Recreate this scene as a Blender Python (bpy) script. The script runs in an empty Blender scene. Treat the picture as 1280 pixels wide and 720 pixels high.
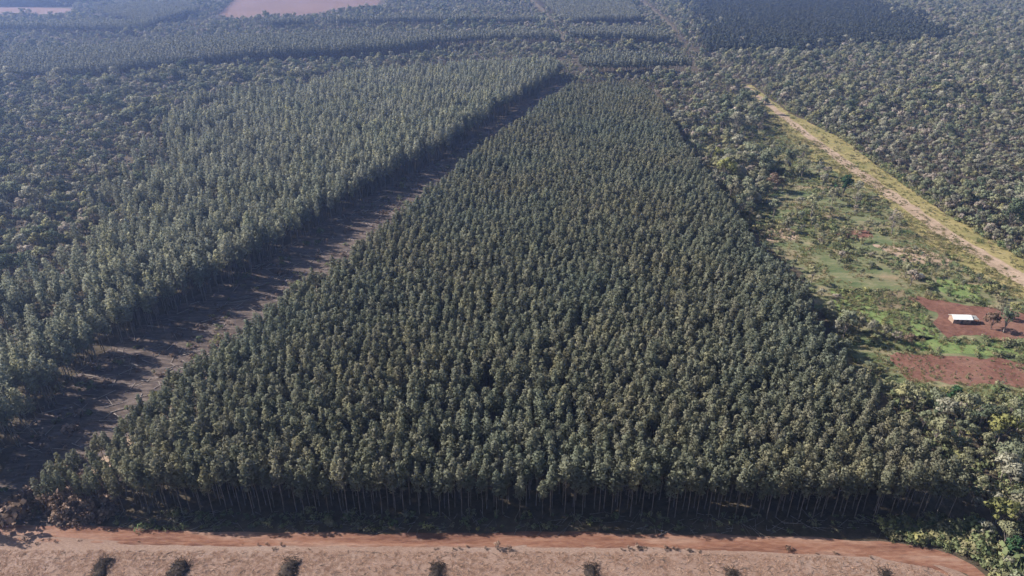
import bpy, bmesh, math, random
import numpy as np
from mathutils import Vector, Matrix
from mathutils.geometry import tessellate_polygon

SC = bpy.context.scene
COL = SC.collection
R = math.radians
rng = np.random.default_rng(7)
random.seed(7)

# ------------------------------------------------------------------ camera
CAM_H, PITCH, FPX = 115.0, 27.3, 854.0          # metres, degrees down, focal length in photo pixels (1280 wide)
cam = bpy.data.cameras.new('camera')
cam_ob = bpy.data.objects.new('camera', cam)
COL.objects.link(cam_ob)
cam.sensor_width = 36.0
cam.lens = 36.0 * FPX / 1280.0
cam.clip_start, cam.clip_end = 1.0, 12000.0
cam_ob.location = (0, 0, CAM_H)
cam_ob.rotation_euler = (R(90 - PITCH), 0, 0)
SC.camera = cam_ob

# ------------------------------------------------------------------ sky, sun, exposure
SUN_EL = 36.0
SUN_DIR = Vector((-0.955, 0.295, 0)).normalized()           # horizontal direction towards the sun
world = bpy.data.worlds.new('World')
SC.world = world
world.use_nodes = True
wn = world.node_tree
sky = wn.nodes.new('ShaderNodeTexSky')
sky.sky_type = 'NISHITA'
sky.sun_disc = False
sky.sun_elevation = R(SUN_EL)
sky.sun_rotation = math.atan2(SUN_DIR.x, SUN_DIR.y)
sky.air_density, sky.dust_density = 1.0, 1.0
bg = wn.nodes['Background']
bg.inputs['Strength'].default_value = 0.068
wn.links.new(sky.outputs[0], bg.inputs[0])
sun = bpy.data.lights.new('sun', 'SUN')
sun.energy = 5.0
sun.angle = R(0.6)
sun.color = (1.0, 0.93, 0.82)
sun_ob = bpy.data.objects.new('sun', sun)
COL.objects.link(sun_ob)
sd = Vector((SUN_DIR.x * math.cos(R(SUN_EL)), SUN_DIR.y * math.cos(R(SUN_EL)), math.sin(R(SUN_EL))))
sun_ob.rotation_euler = sd.to_track_quat('Z', 'Y').to_euler()
sun_ob.location = (-200, 100, 300)
SC.view_settings.view_transform = 'Standard'
SC.view_settings.look = 'None'
SC.view_settings.exposure = 1.2
SC.view_settings.gamma = 1.0
SC.view_settings.use_curve_mapping = False
SC.render.filter_size = 1.7
cy = SC.cycles
cy.max_bounces, cy.diffuse_bounces, cy.glossy_bounces = 3, 2, 1
cy.transmission_bounces, cy.transparent_max_bounces, cy.volume_bounces = 3, 4, 1
cy.use_denoising = True
cy.use_adaptive_sampling = True
cy.adaptive_threshold = 0.03
cy.sample_clamp_indirect = 4.0

# ------------------------------------------------------------------ helpers
CP, SP = math.cos(R(PITCH)), math.sin(R(PITCH))

def P(px, py, z=0.0):
    """The point at height z that lies under photo pixel (px, py)."""
    a, b = (px - 640) / FPX, (360 - py) / FPX
    d = (a, CP + b * SP, -SP + b * CP)
    t = (z - CAM_H) / d[2]
    return (d[0] * t, d[1] * t)

def poly(pts, z=0.0):
    return [P(p[0], p[1], p[2] if len(p) > 2 else z) for p in pts]

def project(x, y, z):
    dy, dz = np.asarray(y), np.asarray(z) - CAM_H
    depth = dy * CP - dz * SP
    up = dy * SP + dz * CP
    return 640 + FPX * np.asarray(x) / depth, 360 - FPX * up / depth, depth

def inside(pg, x, y):
    pg = np.asarray(pg)
    res = np.zeros(len(x), bool)
    n = len(pg)
    j = n - 1
    for i in range(n):
        xi, yi = pg[i]
        xj, yj = pg[j]
        c = ((yi > y) != (yj > y)) & (x < (xj - xi) * (y - yi) / (yj - yi + 1e-12) + xi)
        res ^= c
        j = i
    return res

def vnoise(x, y, scale, seed=0):
    """Smooth value noise in 0..1 over world metres."""
    x, y = np.asarray(x, float) / scale + 1000.3, np.asarray(y, float) / scale + 1000.7
    ix, iy = np.floor(x).astype(np.int64), np.floor(y).astype(np.int64)
    fx, fy = x - ix, y - iy
    fx, fy = fx * fx * (3 - 2 * fx), fy * fy * (3 - 2 * fy)
    def h(a, b):
        v = np.sin(a * 127.1 + b * 311.7 + seed * 74.7) * 43758.5453
        return v - np.floor(v)
    return (h(ix, iy) * (1 - fx) + h(ix + 1, iy) * fx) * (1 - fy) + (h(ix, iy + 1) * (1 - fx) + h(ix + 1, iy + 1) * fx) * fy

def tag(o, label=None, cat=None, group=None, kind=None):
    for k, v in (('label', label), ('category', cat), ('group', group), ('kind', kind)):
        if v:
            o[k] = v
    return o

def link(name, me, parent=None, loc=None):
    o = bpy.data.objects.new(name, me)
    COL.objects.link(o)
    if parent:
        o.parent = parent
    if loc is not None:
        o.location = loc
    return o

def empty(name, loc, rz=0.0, s=1.0):
    o = bpy.data.objects.new(name, None)
    o.empty_display_size = 0.5
    COL.objects.link(o)
    o.location = loc
    o.rotation_euler = (0, 0, rz)
    o.scale = (s, s, s) if not isinstance(s, tuple) else s
    return o

# ------------------------------------------------------------------ materials
def new_mat(name):
    m = bpy.data.materials.new(name)
    m.use_nodes = True
    nt = m.node_tree
    nt.nodes.clear()
    out = nt.nodes.new('ShaderNodeOutputMaterial')
    return m, nt, out

def ramp(nt, stops):
    r = nt.nodes.new('ShaderNodeValToRGB')
    e = r.color_ramp.elements
    e[0].position, e[0].color = stops[0][0], (*stops[0][1], 1)
    e[1].position, e[1].color = stops[-1][0], (*stops[-1][1], 1)
    for p, c in stops[1:-1]:
        k = e.new(p)
        k.color = (*c, 1)
    return r

def noise(nt, vec, scale, detail=4, rough=0.6):
    n = nt.nodes.new('ShaderNodeTexNoise')
    n.inputs['Scale'].default_value = scale
    n.inputs['Detail'].default_value = detail
    n.inputs['Roughness'].default_value = rough
    nt.links.new(vec, n.inputs['Vector'])
    return n

def mix(nt, fac, a, b, mode='MIX'):
    m = nt.nodes.new('ShaderNodeMix')
    m.data_type = 'RGBA'
    m.blend_type = mode
    if isinstance(fac, float):
        m.inputs[0].default_value = fac
    else:
        nt.links.new(fac, m.inputs[0])
    for i, v in ((6, a), (7, b)):
        if isinstance(v, tuple):
            m.inputs[i].default_value = (*v, 1)
        else:
            nt.links.new(v, m.inputs[i])
    return m.outputs[2]

def warm(c):
    return (c[0] * 1.30, c[1] * 1.20, c[2] * 1.14)

def foliage(name, stops, stand, stand_scale=0.018, trans=0.22, leafvar=0.35):
    """Leaf colour: one hue per tree (random), slow change across the stand, small leaf to leaf change."""
    m, nt, out = new_mat(name)
    oi = nt.nodes.new('ShaderNodeObjectInfo')
    stops = [(p, warm(c)) for p, c in stops]
    stand = warm(stand)
    rp = ramp(nt, stops)
    nt.links.new(oi.outputs['Random'], rp.inputs[0])
    n1 = noise(nt, oi.outputs['Location'], stand_scale, 2)
    mr = nt.nodes.new('ShaderNodeMapRange')
    mr.inputs[1].default_value, mr.inputs[2].default_value = 0.38, 0.66
    nt.links.new(n1.outputs[0], mr.inputs[0])
    c = mix(nt, mr.outputs[0], rp.outputs[0], stand)
    half = mix(nt, 0.5, rp.outputs[0], c)
    tc = nt.nodes.new('ShaderNodeTexCoord')
    n2 = noise(nt, tc.outputs['Object'], 1.1, 2)
    r2 = ramp(nt, [(0.3, (1 - leafvar,) * 3), (0.7, (1 + leafvar * 0.8,) * 3)])
    nt.links.new(n2.outputs[0], r2.inputs[0])
    c2 = mix(nt, 1.0, half, r2.outputs[0], 'MULTIPLY')
    d = nt.nodes.new('ShaderNodeBsdfDiffuse')
    t = nt.nodes.new('ShaderNodeBsdfTranslucent')
    ms = nt.nodes.new('ShaderNodeMixShader')
    ms.inputs[0].default_value = trans
    nt.links.new(c2, d.inputs[0])
    nt.links.new(c2, t.inputs[0])
    nt.links.new(d.outputs[0], ms.inputs[1])
    nt.links.new(t.outputs[0], ms.inputs[2])
    nt.links.new(ms.outputs[0], out.inputs[0])
    return m

def bark(name, a, b):
    m, nt, out = new_mat(name)
    tc = nt.nodes.new('ShaderNodeTexCoord')
    mp = nt.nodes.new('ShaderNodeMapping')
    mp.inputs['Scale'].default_value = (6, 6, 0.7)
    nt.links.new(tc.outputs['Object'], mp.inputs[0])
    n = noise(nt, mp.outputs[0], 1.0, 4)
    r = ramp(nt, [(0.35, a), (0.65, b)])
    nt.links.new(n.outputs[0], r.inputs[0])
    d = nt.nodes.new('ShaderNodeBsdfDiffuse')
    nt.links.new(r.outputs[0], d.inputs[0])
    nt.links.new(d.outputs[0], out.inputs[0])
    return m

def soil(name, big, small, s_big=0.08, s_small=1.6, mixf=0.5, bump=0.25, stretch=None):
    """Ground cover: two noises of colour (broad patches and fine grain) with a fine bump."""
    m, nt, out = new_mat(name)
    tc = nt.nodes.new('ShaderNodeTexCoord')
    vec = tc.outputs['Object']
    if stretch:
        mp = nt.nodes.new('ShaderNodeMapping')
        mp.inputs['Scale'].default_value = stretch
        nt.links.new(vec, mp.inputs[0])
        vec2 = mp.outputs[0]
    else:
        vec2 = vec
    n1 = noise(nt, vec2, s_big, 5, 0.65)
    n2 = noise(nt, vec2, s_small, 6, 0.75)
    tight = lambda st: [(0.5 + (p - 0.5) * 0.55, c) for p, c in st]
    r1, r2 = ramp(nt, tight(big)), ramp(nt, tight(small))
    nt.links.new(n1.outputs[0], r1.inputs[0])
    nt.links.new(n2.outputs[0], r2.inputs[0])
    c = mix(nt, mixf, r1.outputs[0], r2.outputs[0])
    b = nt.nodes.new('ShaderNodeBsdfPrincipled')
    b.inputs['Roughness'].default_value = 0.95
    b.inputs['Specular IOR Level'].default_value = 0.1
    nt.links.new(c, b.inputs['Base Color'])
    bp = nt.nodes.new('ShaderNodeBump')
    bp.inputs['Strength'].default_value = 0.8
    bp.inputs['Distance'].default_value = bump
    nt.links.new(n2.outputs[0], bp.inputs['Height'])
    nt.links.new(bp.outputs[0], b.inputs['Normal'])
    nt.links.new(b.outputs[0], out.inputs[0])
    return m

def plain(name, a, b, scale=2.0, rough=0.6, metal=0.0):
    m, nt, out = new_mat(name)
    tc = nt.nodes.new('ShaderNodeTexCoord')
    n = noise(nt, tc.outputs['Object'], scale, 4)
    r = ramp(nt, [(0.35, a), (0.65, b)])
    nt.links.new(n.outputs[0], r.inputs[0])
    p = nt.nodes.new('ShaderNodeBsdfPrincipled')
    p.inputs['Roughness'].default_value = rough
    p.inputs['Metallic'].default_value = metal
    nt.links.new(r.outputs[0], p.inputs['Base Color'])
    nt.links.new(p.outputs[0], out.inputs[0])
    return m

M = {}
M['plantation'] = foliage('plantation_leaf', [(0, (0.093, 0.104, 0.076)), (0.45, (0.117, 0.127, 0.091)), (0.8, (0.136, 0.138, 0.106)), (1, (0.160, 0.162, 0.102))], (0.093, 0.130, 0.112), 0.014, trans=0.32, leafvar=0.28)
M['eucalyptus'] = foliage('eucalyptus_leaf', [(0, (0.132, 0.160, 0.128)), (0.5, (0.168, 0.189, 0.148)), (0.85, (0.202, 0.217, 0.161)), (1, (0.228, 0.242, 0.148))], (0.166, 0.177, 0.164), trans=0.35)
M['far'] = foliage('far_leaf', [(0, (0.106, 0.125, 0.110)), (0.6, (0.132, 0.148, 0.123)), (1, (0.157, 0.168, 0.134))], (0.136, 0.140, 0.125), 0.006, trans=0.3)
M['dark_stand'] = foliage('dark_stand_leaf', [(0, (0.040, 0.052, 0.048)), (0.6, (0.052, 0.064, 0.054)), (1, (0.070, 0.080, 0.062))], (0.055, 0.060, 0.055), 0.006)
TINTS = {'dark green': (0.074, 0.100, 0.068), 'grey-green': (0.200, 0.210, 0.172), 'olive green': (0.172, 0.186, 0.122), 'grey-brown': (0.245, 0.226, 0.202), 'yellow-green': (0.205, 0.212, 0.122), 'dull green': (0.138, 0.164, 0.114)}
for _k, _c in TINTS.items():
    M[_k] = foliage('native_leaf_' + _k.replace(' ', '_').replace('-', '_'), [(0, tuple(q * .82 for q in _c)), (1, tuple(q * 1.18 for q in _c))], tuple(.55 * q + .45 * g for q, g in zip(_c, (.195, .196, .166))), 0.012, leafvar=0.4, trans=0.28)
M['native'] = M['grey-brown']
M['shrub'] = foliage('shrub_leaf', [(0, (0.07, 0.105, 0.05)), (0.4, (0.125, 0.15, 0.08)), (0.7, (0.16, 0.15, 0.105)), (1, (0.20, 0.21, 0.09))], (0.125, 0.14, 0.09), 0.03)
M['dry'] = foliage('dry_leaf', [(0, (0.09, 0.068, 0.056)), (0.5, (0.15, 0.115, 0.096)), (1, (0.21, 0.165, 0.138))], (0.14, 0.105, 0.088), 0.05, trans=0.15)
M['straw'] = foliage('straw', [(0, (0.16, 0.105, 0.08)), (0.5, (0.24, 0.165, 0.13)), (1, (0.33, 0.25, 0.205))], (0.23, 0.16, 0.125), 0.05, trans=0.15)
M['bark'] = bark('plantation_bark', (0.07, 0.058, 0.05), (0.19, 0.16, 0.14))
M['pale_bark'] = bark('pale_bark', (0.10, 0.085, 0.075), (0.24, 0.21, 0.19))
M['dead'] = bark('dead_wood', (0.05, 0.042, 0.038), (0.17, 0.14, 0.125))

M['pale_wood'] = bark('weathered_wood', (0.20, 0.17, 0.15), (0.38, 0.33, 0.30))
M['brush'] = bark('dark_brush', (0.022, 0.018, 0.016), (0.075, 0.060, 0.052))
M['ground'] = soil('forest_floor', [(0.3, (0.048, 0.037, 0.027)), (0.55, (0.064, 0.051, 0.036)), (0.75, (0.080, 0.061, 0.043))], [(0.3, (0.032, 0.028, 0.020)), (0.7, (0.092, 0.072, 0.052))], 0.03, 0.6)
M['field'] = soil('harvested_field', [(0.3, (0.164, 0.103, 0.081)), (0.5, (0.201, 0.135, 0.107)), (0.72, (0.218, 0.164, 0.141))], [(0.2, (0.079, 0.051, 0.040)), (0.5, (0.201, 0.135, 0.107)), (0.8, (0.315, 0.240, 0.209))], 0.10, 4.0, 0.62, 0.10, (0.35, 1.5, 1))
M['road'] = soil('red_earth', [(0.3, (0.076, 0.033, 0.025)), (0.5, (0.169, 0.081, 0.054)), (0.72, (0.269, 0.181, 0.143))], [(0.25, (0.082, 0.038, 0.027)), (0.5, (0.181, 0.091, 0.063)), (0.75, (0.257, 0.162, 0.120))], 0.07, 0.55, 0.5, 0.25, (0.5, 2.6, 1))
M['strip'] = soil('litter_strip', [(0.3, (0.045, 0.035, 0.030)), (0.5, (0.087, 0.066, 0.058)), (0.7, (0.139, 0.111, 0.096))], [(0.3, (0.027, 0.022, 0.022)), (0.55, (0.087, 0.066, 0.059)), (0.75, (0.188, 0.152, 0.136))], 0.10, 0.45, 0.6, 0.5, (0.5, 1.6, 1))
M['track'] = soil('pale_track', [(0.3, (0.198, 0.139, 0.099)), (0.7, (0.317, 0.232, 0.178))], [(0.3, (0.149, 0.114, 0.069)), (0.7, (0.356, 0.268, 0.208))], 0.06, 0.35, 0.5, 0.15)
M['pasture'] = soil('rough_pasture', [(0.25, (0.066, 0.096, 0.039)), (0.45, (0.108, 0.123, 0.057)), (0.6, (0.156, 0.139, 0.083)), (0.78, (0.227, 0.149, 0.102))], [(0.25, (0.042, 0.059, 0.028)), (0.55, (0.128, 0.125, 0.070)), (0.8, (0.255, 0.216, 0.138))], 0.085, 0.17, 0.45, 0.4, (0.5, 1.1, 1))
M['verge'] = soil('yellow_verge', [(0.3, (0.129, 0.122, 0.049)), (0.5, (0.200, 0.167, 0.067)), (0.7, (0.250, 0.199, 0.096))], [(0.3, (0.093, 0.094, 0.037)), (0.7, (0.267, 0.217, 0.105))], 0.05, 0.25, 0.5, 0.3)
M['green'] = soil('green_crop', [(0.3, (0.081, 0.125, 0.040)), (0.7, (0.152, 0.185, 0.069))], [(0.3, (0.055, 0.090, 0.031)), (0.7, (0.185, 0.218, 0.087))], 0.08, 0.35, 0.5, 0.4)
M['brown'] = soil('brown_plot', [(0.3, (0.128, 0.096, 0.060)), (0.7, (0.192, 0.152, 0.096))], [(0.3, (0.104, 0.080, 0.048)), (0.7, (0.208, 0.168, 0.112))], 0.1, 0.9, 0.5, 0.2)
M['redsoil'] = soil('red_soil', [(0.3, (0.093, 0.041, 0.031)), (0.5, (0.139, 0.063, 0.048)), (0.7, (0.172, 0.096, 0.072))], [(0.3, (0.075, 0.037, 0.028)), (0.7, (0.185, 0.100, 0.076))], 0.07, 0.6, 0.5, 0.3)
M['pink'] = soil('far_bare_field', [(0.3, (0.120, 0.070, 0.062)), (0.7, (0.151, 0.089, 0.079))], [(0.3, (0.104, 0.067, 0.054)), (0.7, (0.156, 0.099, 0.084))], 0.01, 0.1, 0.4, 0.1)
M['fartrack'] = soil('far_track_earth', [(0.3, (0.084, 0.067, 0.048)), (0.7, (0.123, 0.095, 0.070))], [(0.3, (0.056, 0.056, 0.034)), (0.7, (0.134, 0.106, 0.078))], 0.03, 0.2, 0.6, 0.15)
M['roof'] = plain('pale_metal_roof', (0.551, 0.558, 0.566), (0.643, 0.650, 0.658), 0.8, 0.45)
M['wall'] = plain('timber_wall', (0.210, 0.140, 0.105), (0.294, 0.210, 0.161), 3.0, 0.8)
M['glass'] = plain('dark_pane', (0.03, 0.035, 0.04), (0.05, 0.055, 0.06), 2.0, 0.15)
M['greyroof'] = plain('grey_roof', (0.180, 0.180, 0.174), (0.264, 0.258, 0.246), 1.2, 0.6)

# ------------------------------------------------------------------ ground and painted-on land (each sheet a little above the one below)
def sheet(name, pg, z, mat, jitter=1.2, step=2.5, seed=0, label=None):
    """A land patch whose outline wanders like a real edge."""
    pts = []
    n = len(pg)
    for i in range(n):
        a, b = Vector(pg[i]), Vector(pg[(i + 1) % n])
        L = (b - a).length
        k = max(1, int(L / step))
        nx, ny = -(b - a).y / max(L, 1e-6), (b - a).x / max(L, 1e-6)
        for j in range(k):
            p = a.lerp(b, j / k)
            w = (float(vnoise(p.x, p.y, 9.0, seed)) - .5) * 1.4 + (float(vnoise(p.x, p.y, 3.1, seed + 3)) - .5) * 1.0
            pts.append((p.x + nx * w * jitter, p.y + ny * w * jitter))
    tris = tessellate_polygon([[Vector((x, y, 0)) for x, y in pts]])
    me = bpy.data.meshes.new(name)
    me.from_pydata([(x, y, z) for x, y in pts], [], [tuple(t) for t in tris])
    me.materials.append(mat)
    bm = bmesh.new()
    bm.from_mesh(me)
    for f in bm.faces:
        if f.normal.z < 0:
            f.normal_flip()
    bm.to_mesh(me)
    bm.free()
    o = link(name, me)
    tag(o, label, None, None, 'structure')
    return o

def ribbon(name, line, width, z, mat, jitter=0.6, seed=0, label=None):
    """A road or track along a centre line of world points."""
    pts = [Vector(p) for p in line]
    dense = []
    for i in range(len(pts) - 1):
        p0, p1, p2, p3 = pts[max(i - 1, 0)], pts[i], pts[i + 1], pts[min(i + 2, len(pts) - 1)]
        k = max(2, int((p2 - p1).length / 3))
        for j in range(k):
            t = j / k
            dense.append(0.5 * ((2 * p1) + (p2 - p0) * t + (2 * p0 - 5 * p1 + 4 * p2 - p3) * t * t + (3 * p1 - p0 - 3 * p2 + p3) * t ** 3))
    dense.append(pts[-1])
    lft, rgt = [], []
    for i, p in enumerate(dense):
        d = (dense[min(i + 1, len(dense) - 1)] - dense[max(i - 1, 0)]).normalized()
        nn = Vector((-d.y, d.x))
        w = width[0] + (width[1] - width[0]) * i / (len(dense) - 1)
        jl = (float(vnoise(p.x, p.y, 5, seed)) - .5) * 2 * jitter
        jr = (float(vnoise(p.x, p.y, 5, seed + 9)) - .5) * 2 * jitter
        lft.append(p + nn * (w / 2 + jl))
        rgt.append(p - nn * (w / 2 + jr))
    vs = [(p.x, p.y, z) for p in lft] + [(p.x, p.y, z) for p in rgt]
    n = len(lft)
    me = bpy.data.meshes.new(name)
    me.from_pydata(vs, [], [(i, n + i, n + i + 1, i + 1) for i in range(n - 1)])
    me.materials.append(mat)
    o = link(name, me)
    tag(o, label, None, None, 'structure')
    return o

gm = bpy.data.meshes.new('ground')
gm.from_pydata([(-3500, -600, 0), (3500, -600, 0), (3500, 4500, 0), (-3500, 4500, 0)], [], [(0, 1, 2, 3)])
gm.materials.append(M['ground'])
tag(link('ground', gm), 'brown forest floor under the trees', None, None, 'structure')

FRONT_L, FRONT_R = P(118, 641), P(1208, 648)
sheet('field', poly([(-100, 661), (100, 668), (300, 676), (600, 678), (800, 679), (1000, 685), (1100, 691), (1170, 702), (1215, 724), (1225, 780), (1225, 1100), (-200, 1100)]), 0.02, M['field'], 0.8, 2, 1, 'harvested field of pale pinkish stubble')
ribbon('dirt_road', poly([(-140, 660), (0, 662), (90, 664), (200, 672), (400, 674), (600, 674), (800, 675), (1000, 681), (1120, 689), (1190, 703), (1228, 726), (1250, 780), (1262, 900)]), (2.8, 4.4), 0.04, M['road'], 0.6, 2, 'red earth road along the front of the trees')
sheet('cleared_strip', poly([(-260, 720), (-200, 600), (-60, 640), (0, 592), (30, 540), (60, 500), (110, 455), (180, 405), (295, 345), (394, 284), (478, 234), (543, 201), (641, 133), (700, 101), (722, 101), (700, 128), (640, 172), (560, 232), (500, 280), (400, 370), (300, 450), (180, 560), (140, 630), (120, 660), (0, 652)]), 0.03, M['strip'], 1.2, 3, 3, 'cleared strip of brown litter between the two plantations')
ribbon('earth_track', poly([(700, 118), (655, 152), (600, 196), (545, 240), (480, 292), (420, 342), (350, 402), (270, 468), (190, 530), (120, 590), (70, 650)]), (3.0, 3.5), 0.05, M['track'], 0.6, 5, 'pale earth track beside the middle plantation')

pasture_pg = poly([(862, 185), (850, 150), (880, 125), (925, 112), (1000, 160), (1080, 215), (1170, 280), (1300, 362), (1400, 440), (1400, 540), (1280, 520), (1110, 500), (1060, 450), (1000, 340), (935, 285), (905, 240)])
sheet('pasture', pasture_pg, 0.03, M['pasture'], 3, 4, 7, 'rough pasture of grass and scrub patches')
sheet('grass_verge', poly([(922, 106), (950, 133), (985, 172), (1011, 199), (1067, 226), (1097, 244), (1122, 268), (1155, 303), (1200, 330), (1230, 349), (1267, 368), (1330, 402), (1330, 352), (1278, 324), (1228, 291), (1178, 264), (1144, 240), (1092, 204), (1055, 175), (1012, 153), (985, 141), (940, 106)]), 0.05, M['verge'], 1.2, 3, 9, 'yellow grass verge along the track')
ribbon('track', poly([(932, 108), (960, 130), (990, 154), (1030, 184), (1078, 219), (1140, 262), (1178, 289), (1215, 311), (1262, 340), (1330, 380)]), (4.2, 8.5), 0.07, M['track'], 1.0, 11, 'pinkish track through yellow grass')
sheet('green_plot', poly([(1039, 361), (1091, 363), (1096, 384), (1160, 391), (1172, 420), (1150, 428), (1100, 414), (1054, 396)]), 0.05, M['green'], 1.4, 2, 13, 'bright green crop plot beside the plantation shadow')
sheet('green_plot', poly([(1150, 420), (1210, 428), (1330, 432), (1330, 448), (1240, 446), (1150, 440), (1120, 432)]), 0.05, M['green'], 1.6, 2, 14, 'green strip between the yard and the red field')
sheet('green_plot', poly([(1168, 345), (1226, 358), (1230, 378), (1200, 374), (1176, 364)]), 0.05, M['green'], 1.6, 2, 15, 'green grass patch behind the house yard')
sheet('green_plot', poly([(990, 318), (1060, 330), (1130, 336), (1120, 350), (1040, 348), (1000, 340)]), 0.05, M['pasture'], 1.6, 2, 16, 'dull green patch above the bright plot')
sheet('brown_plot', poly([(1094, 365), (1131, 363), (1135, 387), (1098, 389)]), 0.07, M['brown'], 0.6, 2, 17, 'small brown bare plot between green crops')
sheet('house_yard', poly([(1134, 371), (1165, 374), (1231, 384), (1340, 402), (1340, 426), (1242, 424), (1205, 420), (1181, 424), (1172, 405), (1172, 390), (1138, 378)]), 0.08, M['redsoil'], 2.4, 2, 19, 'red soil yard round the small house')
sheet('red_field', poly([(1104, 441), (1195, 446), (1340, 459), (1340, 488), (1195, 478), (1143, 477), (1117, 455)]), 0.06, M['redsoil'], 2.4, 2, 21, 'ploughed red soil field below the house')
sheet('bare_patch', poly([(948, 287), (990, 284), (1000, 298), (960, 305)]), 0.05, M['track'], 1.4, 2, 23, 'tan bare patch in the pasture near the plantation shadow')
sheet('bare_patch', poly([(1045, 290), (1085, 288), (1092, 297), (1050, 300)]), 0.05, M['redsoil'], 1.2, 2, 24, 'small reddish bare patch in the pasture')
sheet('bare_patch', poly([(1090, 306), (1150, 310), (1192, 325), (1185, 334), (1130, 326)]), 0.05, M['track'], 1.4, 2, 25, 'pale bare patch beside the track')
# far land
sheet('far_field', poly([(270, 21), (300, -6), (420, -14), (480, -8), (470, 10), (380, 20), (320, 24)]), 0.05, M['pink'], 6, 20, 31, 'pinkish bare field at the far edge')
sheet('far_field', poly([(-80, 20), (-80, 9), (40, 9), (92, 11), (70, 20)]), 0.05, M['pink'], 5, 20, 32, 'thin pinkish bare field far off by the corner')
ribbon('far_track', poly([(656, -6), (675, 10), (692, 28), (703, 45), (708, 62), (716, 78), (722, 92)]), (10, 4), 0.05, M['fartrack'], 2, 33, 'pale far track between the plantation blocks')
ribbon('far_track', poly([(790, -8), (808, 6), (825, 20), (838, 33), (846, 46), (856, 58), (880, 73), (905, 89), (933, 109)]), (8, 4), 0.05, M['fartrack'], 2, 34, 'pale far track beside the dark block')

# ------------------------------------------------------------------ tree meshes
def tube(path, radii, sides=6):
    vs, fs = [], []
    for i, (p, r) in enumerate(zip(path, radii)):
        for k in range(sides):
            a = 2 * math.pi * k / sides
            vs.append((p[0] + r * math.cos(a), p[1] + r * math.sin(a), p[2]))
    for i in range(len(path) - 1):
        for k in range(sides):
            a, b = i * sides + k, i * sides + (k + 1) % sides
            fs.append((a, b, b + sides, a + sides))
    return vs, fs

def leaf_cards(lobes, count, size, rg, up=0.15, aspect=1.5):
    """Leaf-clump faces over the surface of every lobe. lobes: (x,y,z,rx,rz). Returns verts, faces, normals."""
    L = np.array(lobes)
    w = L[:, 3] * (L[:, 3] + L[:, 4])
    idx = rg.choice(len(L), count, p=w / w.sum())
    d = rg.normal(size=(count, 3))
    d[:, 2] += up
    d /= np.linalg.norm(d, axis=1)[:, None]
    rad = rg.uniform(0.62, 1.06, count)[:, None]
    c = L[idx, :3] + d * rad * np.stack([L[idx, 3], L[idx, 3], L[idx, 4]], 1)
    nrm = d + rg.normal(size=(count, 3)) * 0.55
    nrm /= np.linalg.norm(nrm, axis=1)[:, None]
    flip = (nrm * d).sum(1) < 0
    nrm[flip] *= -1
    t = np.cross(nrm, rg.normal(size=(count, 3)))
    t /= np.linalg.norm(t, axis=1)[:, None]
    b = np.cross(nrm, t)
    s = (size * rg.uniform(0.6, 1.35, count))[:, None]
    q = np.stack([c - t * s * aspect / 2, c - b * s / 2 * rg.uniform(.6, 1.1, (count, 1)), c + t * s * aspect / 2, c + b * s / 2], 1)
    whole = c - L[:, :3].mean(0)
    whole /= np.linalg.norm(whole, axis=1)[:, None] + 1e-6
    sh = nrm * 0.30 + d * 0.65 + whole * 0.60
    sh /= np.linalg.norm(sh, axis=1)[:, None]
    vs = [tuple(v) for v in q.reshape(-1, 3)]
    fs = [(4 * i, 4 * i + 1, 4 * i + 2, 4 * i + 3) for i in range(count)]
    return vs, fs, np.repeat(sh, 4, axis=0)

def mesh_of(name, parts):
    """parts: [(verts, faces, loop normals or None, material)]"""
    V, F, N, MI, mats = [], [], [], [], []
    for v, f, n, m in parts:
        o = len(V)
        V += v
        F += [tuple(i + o for i in q) for q in f]
        k = sum(len(q) for q in f)
        N.append(n if n is not None else np.zeros((k, 3)))
        MI += [len(mats)] * len(f)
        mats.append(m)
    me = bpy.data.meshes.new(name)
    me.from_pydata(V, [], F)
    for m in mats:
        me.materials.append(m)
    me.polygons.foreach_set('material_index', MI)
    me.polygons.foreach_set('use_smooth', [True] * len(F))
    me.update()
    if any(p[2] is not None for p in parts):
        me.normals_split_custom_set([tuple(x) for x in np.concatenate(N)])
    return me

def branch(p0, p1, r0, r1):
    p0, p1 = Vector(p0), Vector(p1)
    d = (p1 - p0).normalized()
    a = d.orthogonal().normalized()
    b = d.cross(a)
    vs = []
    for p, r in ((p0, r0), (p1, r1)):
        for k in range(4):
            t = math.pi / 2 * k
            vs.append(tuple(p + (a * math.cos(t) + b * math.sin(t)) * r))
    return vs, [(k, (k + 1) % 4, 4 + (k + 1) % 4, 4 + k) for k in range(4)]

def joinvf(items):
    V, F = [], []
    for v, f in items:
        o = len(V)
        V += v
        F += [tuple(i + o for i in q) for q in f]
    return V, F

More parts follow.
